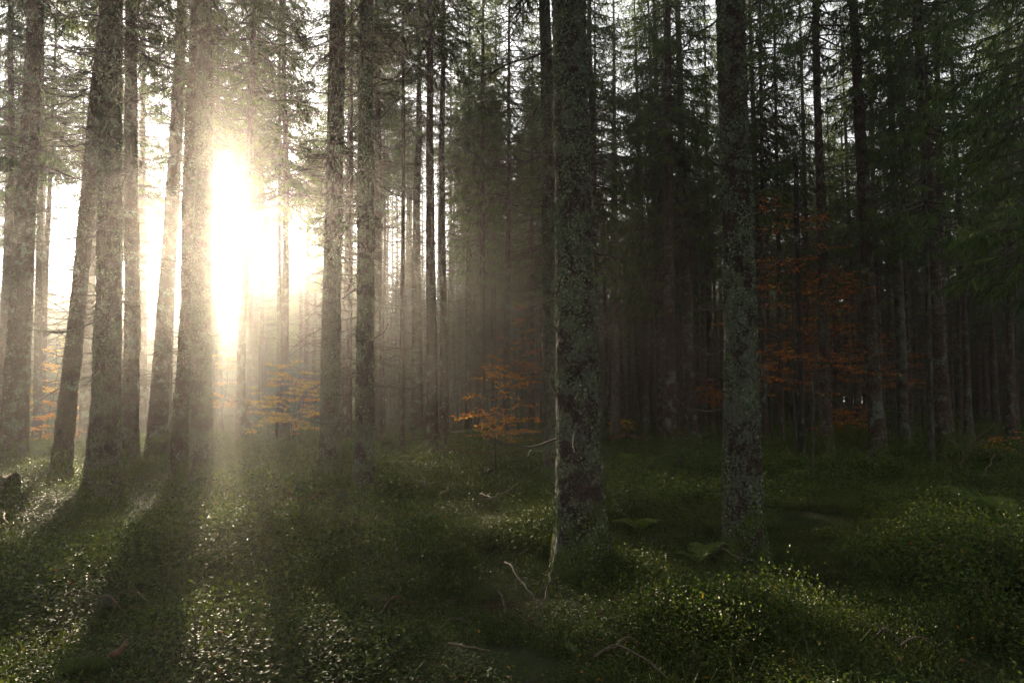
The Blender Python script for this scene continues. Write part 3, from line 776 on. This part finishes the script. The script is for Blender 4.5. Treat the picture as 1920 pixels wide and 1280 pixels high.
for k in range(34):
    px = rng.uniform(1120, 2050); Yd = rng.uniform(34, 58)
    young_spruce(px, 745 + 1280 * 1.8 / Yd, rng.uniform(70, 190), rng.uniform(50, 100), 'young spruce lost in the darkness low between the far trunks on the right', 'young spruces in the dark wood')

def fern(px, py, L, n, label, yaw=None, group='ferns among the blueberry'):
    b = gp(px, py, .12); rg = np.random.default_rng(abs(int(px * 11 + py)))
    o = empty('fern', b)
    for k in range(n):
        mb = MB()
        az = (yaw + rg.normal(0, .9)) if yaw is not None else rg.uniform(0, 6.28)
        l = L * rg.uniform(.7, 1.1); m = 9; u = np.linspace(0, 1, m); arch = rg.uniform(.45, .75)
        D = np.array([math.cos(az), math.sin(az), 0]); S = np.array([-math.sin(az), math.cos(az), 0])
        P = D * (u * l * .85)[:, None] + np.array([0, 0, 1]) * (l * arch * u * (2.0 - 1.3 * u))[:, None] + S * (rg.normal(0, .06) * l * u ** 2)[:, None]
        tube(mb, P, np.linspace(.004, .0012, m), 3)
        nn = int(30 * l / .7) + 8; s = np.linspace(.14, .99, nn)
        ii = np.minimum((s * (m - 1)).astype(int), m - 2); fr = (s * (m - 1) - ii)[:, None]
        c = P[ii] * (1 - fr) + P[ii + 1] * fr; T = unit(P[ii + 1] - P[ii])
        ln = l * .26 * np.sin(np.clip((s - .08) / .95, 0, 1) ** .6 * PI) ** .8 + .01
        for sd in (-1, 1):
            e = unit(T * .35 + S * sd + np.array([0, 0, -.12]) + rg.normal(0, .08, (nn, 3)))
            tone = np.clip(rg.normal(.5, .15) + rg.normal(0, .08, nn), 0, 1)
            ribbons(mb, c, c + e * ln[:, None], .0035, .001, T, 0, tone)
            kk = 7
            for q in np.linspace(.08, .9, kk):                      # leaflets along each pinna
                cc = c + e * (ln * q)[:, None]
                for s2 in (-1, 1):
                    ee = unit(T * s2 + e * .5)
                    leaves(mb, cc, ee, .022 * l / .7 * (1.15 - q), .011 * l / .7, np.tile([0, 0, 1.0], (nn, 1)) + rg.normal(0, .1, (nn, 3)), 0, tone, .05)
        link('frond', mb.mesh('frond', M['fern'], smooth=False), o)
    tag(o, label, 'fern', group)
fern(1905, 968, .95, 8, 'large fern with long arching fronds at the right edge', PI * .85)
fern(1835, 955, .7, 6, 'fern with drooping fronds left of the large one at the right edge', PI * .9)
fern(1198, 966, .45, 7, 'small bright fern right of the largest trunk')
fern(1178, 850, .6, 7, 'fern close to the right side of the largest trunk')
fern(1225, 862, .65, 7, 'pale tipped fern between the largest trunk and the small black spruce')
fern(1165, 826, .7, 7, 'fern in front of the pale grey trunk')
fern(1205, 816, .7, 7, 'fern right of the pale grey trunk by the fallen log')
fern(1255, 822, .6, 6, 'fern at the foot of the reddish lit trunk')
fern(1350, 846, .6, 7, 'fern beside the left of the second largest trunk')
fern(1308, 1000, .45, 6, 'small fern left of the foot of the second largest trunk')
fern(668, 1008, .4, 6, 'small fern in front of the right spruce of the close pair')
fern(690, 868, .45, 6, 'fern against the left side of the right spruce of the close pair')
fern(1240, 905, .6, 7, 'broad fern in the middle of the clearing right of the largest trunk')

def stick(pts, r0, r1, mat, label, cat='stick', name='fallen_stick', group=None, twigs=0, sides=6, lift=.10, arch=0.0, cone=True):
    """a dead stick through photo pixels; each pixel's point lies on the undergrowth, arch lifts its middle"""
    G = [ground(px, py, -.02) for px, py in pts]
    A = np.array([[g.x, g.y, soil(g.x, g.y) + lift + .17] for g in G])
    n = 12; t0 = np.linspace(0, 1, len(A)); t1 = np.linspace(0, 1, n)
    P = np.stack([np.interp(t1, t0, A[:, k]) for k in range(3)], -1)
    rg = np.random.default_rng(abs(int(pts[0][0] * 5 + pts[0][1])))
    Ltot = np.linalg.norm(P[-1] - P[0])
    w = np.cumsum(rg.normal(0, .010 * Ltot, (n, 3)), 0); w = w - np.linspace(0, 1, n)[:, None] * w[-1]
    P = P + w * np.array([1, 1, .6]); P[:, 2] += arch * 4 * t1 * (1 - t1)
    base = Vector(P[0]); Q = P - P[0]
    mb = MB(); tube(mb, Q, np.linspace(r0, r1, n) * (1 + .15 * rg.normal(0, 1, n) * (sides > 6)), sides)
    for k in range(twigs):
        i = rg.integers(2, n - 1); e = unit(unit(Q[i] - Q[i - 1]) * .6 + rg.normal(0, .7, 3) * np.array([1, 1, .7]))
        l2 = rg.uniform(.15, .5) * min(1.0, Ltot)
        tube(mb, np.stack([Q[i], Q[i] + e * l2 * .5 + rg.normal(0, .02, 3), Q[i] + e * l2 + np.array([0, 0, rg.uniform(-.08, .08)])]), np.array([r0 * .5, r0 * .35, r0 * .15]), 4)
    o = link(name, mb.mesh(name, M[mat]), loc=base)
    tag(o, label, cat, group)
    return o
stick([(1112, 1203), (1165, 1190), (1250, 1226)], .010, .006, 'stick', 'pale arched stick in the dark foreground below the largest trunk', arch=.06)
stick([(838, 1188), (875, 1202), (920, 1208)], .008, .004, 'stick', 'thin pale stick in the foreground with a fresh broken end', arch=.02)
stick([(948, 1032), (975, 1062), (1008, 1105)], .012, .006, 'dead', 'long grey twig slanting down in front of the largest trunk', lift=.16, twigs=4)
stick([(930, 1078), (944, 1100), (950, 1140)], .010, .006, 'dead', 'dark upright twig just left of the long grey slanting one', lift=.15)
stick([(1012, 1112), (1020, 1080), (1030, 1052)], .009, .005, 'dead', 'short forked twig right of the long grey slanting one', lift=.15, twigs=2)
stick([(925, 957), (952, 933), (991, 881)], .014, .005, 'stick', 'bleached dead branch rising left of the largest trunk', lift=.25, twigs=5)
stick([(822, 936), (840, 918), (872, 906)], .013, .006, 'stick', 'pale curved dead branch in the lit undergrowth in the middle', lift=.22, twigs=3)
stick([(748, 918), (780, 912), (805, 922)], .012, .006, 'stick', 'arched tan branch over brown litter right of the close pair', lift=.2, arch=.08)
stick([(900, 930), (920, 945), (940, 950)], .010, .005, 'stick', 'small pale branch right of the pale curved one', lift=.2, twigs=2)
stick([(516, 955), (555, 942), (594, 926)], .050, .034, 'stick_red', 'reddish peeled log lying among brushwood left of the close pair', 'log', 'fallen_log', sides=10, lift=.2, twigs=3)
stick([(545, 958), (566, 905), (606, 912)], .010, .004, 'stick', 'thin pale twig arching over the reddish log', lift=.2, arch=.25)
stick([(588, 944), (615, 930), (655, 902)], .016, .006, 'stick', 'knotty grey branch running from the reddish log to the right spruce of the pair', lift=.2, twigs=8)
stick([(552, 960), (548, 975), (556, 992)], .009, .004, 'stick', 'pale twig hanging below the reddish log', lift=.15, arch=.05)
stick([(566, 940), (590, 952), (612, 968)], .018, .008, 'dead', 'dark bent branch right of the reddish log', lift=.15, twigs=6)
stick([(664, 990), (690, 981)], .035, .028, 'stick_red', 'short orange piece of rotten wood below the close pair', 'wood chunk', 'wood_chunk', sides=9, lift=.22)
stick([(1062, 1198), (1084, 1212)], .024, .018, 'bark', 'short brown wood chunk beside the pale arched stick', 'wood chunk', 'wood_chunk', sides=9, lift=.15)
stick([(1366, 990), (1395, 988), (1424, 994)], .012, .006, 'stick', 'reddish stick across the foot of the second largest trunk', lift=.3, twigs=2)
stick([(1352, 1004), (1372, 1012), (1392, 1030)], .009, .004, 'stick', 'pale curved twig in front of the second largest trunk', lift=.2, twigs=2)
stick([(112, 1258), (160, 1242), (208, 1238)], .050, .045, 'bark', 'dark mossy log low at the left bottom', 'log', 'fallen_log', sides=10, lift=.12, twigs=2)
stick([(214, 1238), (228, 1222), (240, 1200)], .030, .012, 'stick_red', 'upright sliver of torn bark at the end of the dark mossy log', 'wood chunk', 'wood_chunk', sides=7, lift=.18)
stick([(0, 965), (10, 975), (22, 990)], .018, .012, 'stick_red', 'reddish brown stick at the left edge', lift=.2)
stick([(752, 846), (800, 840), (850, 862)], .020, .008, 'dead', 'arched dead branch in front of the dark slim trunk left of the middle', lift=.3, arch=.35, twigs=10)
stick([(765, 860), (830, 850), (930, 872)], .018, .006, 'stick_red', 'long brown brush branch lying across the middle of the clearing', lift=.3, arch=.1, twigs=22)
stick([(800, 852), (860, 862), (975, 874)], .018, .006, 'stick_red', 'second long brown brush branch, nearer the orange sapling', lift=.28, arch=.05, twigs=22)
stick([(1148, 821), (1175, 818), (1206, 822)], .12, .09, 'stick_red', 'brown fallen log among the ferns right of the largest trunk', 'log', 'fallen_log', sides=10, lift=.35)
stick([(1305, 868), (1318, 830), (1322, 800)], .014, .006, 'stick', 'pale leaning twig above the low dark spruce bush', lift=.5)
stick([(1844, 906), (1852, 878), (1862, 850)], .010, .004, 'stick', 'pale twig leaning right above the large fern', lift=.4, arch=.1)
stick([(722, 797), (736, 791), (748, 797)], .14, .12, 'wood_grey', 'pale felled log far off between hazy trunks', 'log', 'fallen_log', sides=10, lift=.5)
for k in range(34):
    px, py = rng.uniform(60, 1860), rng.uniform(905, 1230); a = rng.uniform(-.6, .6); l = rng.uniform(25, 70)
    stick([(px, py), (px + l * .5, py + l * .5 * a - 4), (px + l, py + l * a)], rng.uniform(.005, .011), .003, rng.choice(['dead', 'dead', 'stick', 'stick_red']), 'thin dead twig dropped on the blueberry', group='dead twigs on the undergrowth', lift=rng.uniform(.02, .14), arch=rng.uniform(0, .10), twigs=3)

# bare shrub on the right
b = gp(1795, 872); o = empty('bare_shrub', b); rg = np.random.default_rng(77)
for tx, ty in ((1800, 705), (1846, 775), (1872, 792), (1830, 812), (1768, 838), (1905, 780)):
    e = at_depth(tx, ty, b.y + rg.uniform(-.3, .3)) - b; n = 9; u = np.linspace(0, 1, n)
    w = np.cumsum(rg.normal(0, .035, (n, 3)), 0); w -= w[0]
    P = np.array(e)[None] * np.stack([u ** 1.3, u, u ** .75], -1) + w
    mb = MB(); tube(mb, P, np.linspace(.011, .003, n), 5)
    for k in range(7):
        i = rg.integers(3, n - 1); q = unit(unit(P[i] - P[i - 1]) + rg.normal(0, .6, 3)); l2 = rg.uniform(.1, .4)
        tube(mb, np.stack([P[i], P[i] + q * l2 * .6 + rg.normal(0, .02, 3), P[i] + q * l2]), np.array([.004, .003, .0015]), 4)
    link('stem', mb.mesh('stem', M['stick']), o)
tag(o, 'bare twiggy shrub with pale stems in front of the shaggy trunk', 'shrub')

# broken snag
b = gp(1503, 858); t_ = at_depth(1491, 306, b.y); o = empty('dead_snag', b); Hs = (t_ - b).length; align(o, b, t_, 0)
mb = MB(); zs = np.linspace(-.3, Hs, 30); r = np.interp(zs, [0, .5, Hs], [.13, .10, .072]); rg = np.random.default_rng(5)
wx = .03 * vnoise(np.stack([zs, zs * 0, zs * 0], -1), 3)
tube(mb, np.stack([wx, wx * .5, zs], -1), r * (1 + .06 * rg.normal(0, 1, 30)), 12)
for k in range(5): tube(mb, np.array([[.04 * math.cos(k * 1.26), .04 * math.sin(k * 1.26), Hs - .05], [.05 * math.cos(k * 1.26), .05 * math.sin(k * 1.26), Hs + rg.uniform(.08, .35)]]), np.array([.03, .004]), 5)
link('trunk', mb.mesh('trunk', M['bark_dark']), o)
for k in range(9):
    mb = MB(); dead_branch_geo(mb, rg.uniform(.2, .9), rg.uniform(0, 6.28), rg.uniform(1.5, Hs - .3), .08, .01, rg, True, 4); link('dead_branch', mb.mesh('dead_branch', M['bark_dark']), o)
tag(o, 'black dead trunk broken off at the top, among rusty leaves', 'dead tree')

# stumps
def stump(px, py, r, h, mat, label):
    b = gp(px, py); rg = np.random.default_rng(int(px + py)); mb = MB(); sides = 20
    th = np.arange(sides) * 2 * PI / sides; zs = np.array([-.2, 0, .1 * h, .4 * h, .75 * h, h])
    lob = 1 + .22 * np.cos(4 * th + rg.uniform(0, 6)) + .1 * np.cos(7 * th)
    R = r * (1 + .7 * np.exp(-np.clip(zs, 0, 9)[:, None] / (.3 * h)) * lob[None] * .6) * (1 + .06 * rg.normal(0, 1, (6, sides)))
    V = np.stack([np.cos(th) * R, np.sin(th) * R, zs[:, None] + np.zeros((6, sides))], -1); V[-1, :, 2] += rg.normal(0, .05 * h, sides)
    i = np.arange(5)[:, None] * sides; j = np.arange(sides)[None]; k = (j + 1) % sides
    V = np.concatenate([V.reshape(-1, 3), [[0, 0, h * .9]]])
    mb.add(V, [np.stack([i + j, i + k, i + sides + k, i + sides + j], -1).reshape(-1, 4), np.stack([np.arange(sides) + 5 * sides, (np.arange(sides) + 1) % sides + 5 * sides, np.full(sides, 6 * sides)], -1)])
    o = link('tree_stump', mb.mesh('tree_stump', M[mat]), loc=b); tag(o, label, 'stump', 'tree stumps')
stump(8, 935, .20, .55, 'bark', 'mossy stump at the left edge')
stump(652, 1003, .13, .45, 'bark', 'small dark mossy stump below the close pair of spruces')
stump(918, 890, .16, .45, 'bark_dark', 'dark stump covered in fallen leaves behind the thin black sapling stem')
stump(726, 836, .16, .5, 'bark_dark', 'small black stump right of the hazy brown spruce')

# stones
def stone(px, py, r, label):
    b = gp(px, py, .14); mb = MB(); nu, nv = 12, 8
    u = np.arange(nu) * 2 * PI / nu; v = np.linspace(-PI / 2, PI / 2, nv); U, W = np.meshgrid(u, v)
    D = np.stack([np.cos(U) * np.cos(W), np.sin(U) * np.cos(W), np.sin(W)], -1)
    D = D * (1 + .2 * vnoise(D * 1.7 + px, 3))[..., None] * np.array([r * 1.2, r, r * .75])
    i = np.arange(nv - 1)[:, None] * nu; j = np.arange(nu)[None]; k = (j + 1) % nu
    mb.add(D.reshape(-1, 3), np.stack([i + j, i + k, i + nu + k, i + nu + j], -1).reshape(-1, 4))
    tag(link('stone', mb.mesh('stone', M['stone']), loc=b), label, 'stone', 'rounded stones')
stone(205, 1106, .075, 'rounded stone in the sunny blueberry at the left')
stone(198, 1066, .06, 'small stone just above the other one at the left')
stone(133, 1268, .09, 'rounded stone under the dark mossy log')
stone(491, 1150, .06, 'grey stone in the shaded blueberry')

# low wooden rail far off
a, c = ground(855, 812, -.02), ground(1004, 812, -.02)
o = empty('wooden_rail', (a.x, a.y, soil(a.x, a.y)))
W_ = c.x - a.x
for k in range(4):
    mb = MB(); x = W_ * k / 3; tube(mb, np.array([[x, 0, -.2], [x, 0, .46]]), np.array([.05, .048]), 8); link('post', mb.mesh('post', M['wood_grey']), o)
mb = MB(); x = np.linspace(-.25, W_ + .25, 9); tube(mb, np.stack([x, x * 0 - .06, .42 + .05 * np.sin(x * 1.3)], -1), np.full(9, .032) * (1 + .2 * np.cos(x * 3)), 8); link('rail', mb.mesh('rail', M['wood_grey']), o)
tag(o, 'low pale wooden rail far off behind the orange sapling', 'rail')

# grass in thin tufts
def tuft(name, seed):
    rg = np.random.default_rng(seed); mb = MB(); n = 70
    b = np.concatenate([rg.normal(0, .14, (n, 2)), np.zeros((n, 1))], 1)
    d = unit(rg.normal(0, .45, (n, 3)) + np.array([0, 0, 1.0])); l = rg.uniform(.10, .34, n)[:, None]
    m1 = b + d * l * .55; d2 = unit(d + rg.normal(0, .5, (n, 3)) + np.array([0, 0, -.35])); sd = unit(np.cross(d, rg.normal(0, 1, (n, 3)))); tn = np.clip(rg.normal(.5, .25, n), 0, 1)
    ribbons(mb, b, m1, .0022, .0018, sd, 0, tn); ribbons(mb, m1, m1 + d2 * l * .5, .0018, .0004, sd, 0, tn)
    return mb.mesh(name, M['grass'], smooth=False)
GS = [source('grass_tuft', tuft('grass_tuft_%d' % i, 900 + i)) for i in range(3)]
gpt = []
for k in range(700):
    px, py = rng.uniform(-100, 2000), rng.uniform(830, 1330)
    P = ground(px, py, -.1)
    dens_ = vnoise(np.array([[P.x / 2.2, P.y / 2.2, 0]]), 77)[0] + (.55 if 1230 < px < 1750 and py > 980 else -.15)
    if dens_ > rng.uniform(-.2, .6): gpt.append((P.x, P.y, soil(P.x, P.y)))
ng_ = len(gpt)
go_ = gn_scatter('grass', gpt, [(rng.normal(0, .15), rng.normal(0, .15), a) for a in rng.uniform(0, 6.28, ng_)], [(s, s, s) for s in rng.uniform(.7, 1.2, ng_)], rng.integers(0, 3, ng_), GS)
tag(go_, 'thin grass blades growing through the blueberry', 'grass')

# fallen leaves lying on the undergrowth
mb = MB(); n = 520
px = rng.uniform(-60, 1980, n); py = 800 + 480 * rng.random(n) ** 1.6
C = np.array([list(ground(a, b, -.05)) for a, b in zip(px, py)]); C[:, 2] = soil_z(C[:, 0], C[:, 1]) + rng.uniform(.12, .3, n)
leaves(mb, C, unit(rng.normal(0, 1, (n, 3)) * np.array([1, 1, .3])), rng.uniform(.025, .05, n), rng.uniform(.018, .03, n), unit(rng.normal(0, .4, (n, 3)) + np.array([0, 0, 1.0])), 0, rng.random(n), .2)
fl_ = link('fallen_leaves', mb.mesh('fallen_leaves', M['leaf_litter'], smooth=False)); tag(fl_, 'scattered rusty leaves caught on the undergrowth', 'leaves', kind='stuff')

# ------------------------------------------------------------------ air
hb = MB()
x0, x1, y0, y1, z0, z1 = -240, 240, -70, 310, -2.2, 33
V = [(x, y, z) for z in (z0, z1) for y in (y0, y1) for x in (x0, x1)]
hb.add(V, np.array([[0, 2, 3, 1], [4, 5, 7, 6], [0, 1, 5, 4], [2, 6, 7, 3], [0, 4, 6, 2], [1, 3, 7, 5]]))
t = NT('haze_air')
pv = t.n('ShaderNodeVolumePrincipled')
pv.inputs['Color'].default_value = (.97, .94, .88, 1)
pv.inputs['Density'].default_value = .0015
pv.inputs['Anisotropy'].default_value = .85
t.l(pv.outputs[0], t.out.inputs['Volume'])
tag(link('haze', hb.mesh('haze', t.m, smooth=False)), 'thin morning mist filling the wood', 'mist', kind='stuff')

# ------------------------------------------------------------------ light, sky, camera
elev = math.asin(SUN.z); azim = math.atan2(SUN.x, SUN.y)
sl = bpy.data.lights.new('sun', 'SUN'); sl.energy = 4.8; sl.angle = math.radians(.5); sl.color = (1, .82, .59)
so = bpy.data.objects.new('sun', sl); COL.objects.link(so)
so.rotation_euler = (-SUN).to_track_quat('-Z', 'Y').to_euler()
w = bpy.data.worlds.new('World'); SC.world = w; w.use_nodes = True
nt = w.node_tree
sky = nt.nodes.new('ShaderNodeTexSky'); sky.sky_type = 'NISHITA'; sky.sun_disc = False
sky.sun_elevation = elev; sky.sun_rotation = azim
sky.air_density = 1.0; sky.dust_density = 1.6; sky.ozone_density = 1.0
bg = nt.nodes['Background']; bg.inputs[1].default_value = .066
hs = nt.nodes.new('ShaderNodeHueSaturation'); hs.inputs['Saturation'].default_value = .12   # overcast of mist takes the blue out of the sky
nt.links.new(sky.outputs[0], hs.inputs['Color']); nt.links.new(hs.outputs[0], bg.inputs[0])

cam = bpy.data.cameras.new('camera'); co = bpy.data.objects.new('camera', cam); COL.objects.link(co)
cam.sensor_width = 36; cam.lens = F / 1920 * 36; cam.clip_end = 2000; cam.clip_start = .05
co.location = (0, 0, CZ); co.rotation_euler = (PI / 2 + PITCH, 0, 0)
SC.camera = co

vs = SC.view_settings; vs.view_transform = 'Standard'; vs.look = 'None'; vs.exposure = 2.4; vs.gamma = 1
cy = SC.cycles
cy.max_bounces = 5; cy.diffuse_bounces = 2; cy.glossy_bounces = 2; cy.transmission_bounces = 3; cy.volume_bounces = 0; cy.transparent_max_bounces = 4
cy.caustics_reflective = False; cy.caustics_refractive = False
cy.use_denoising = True
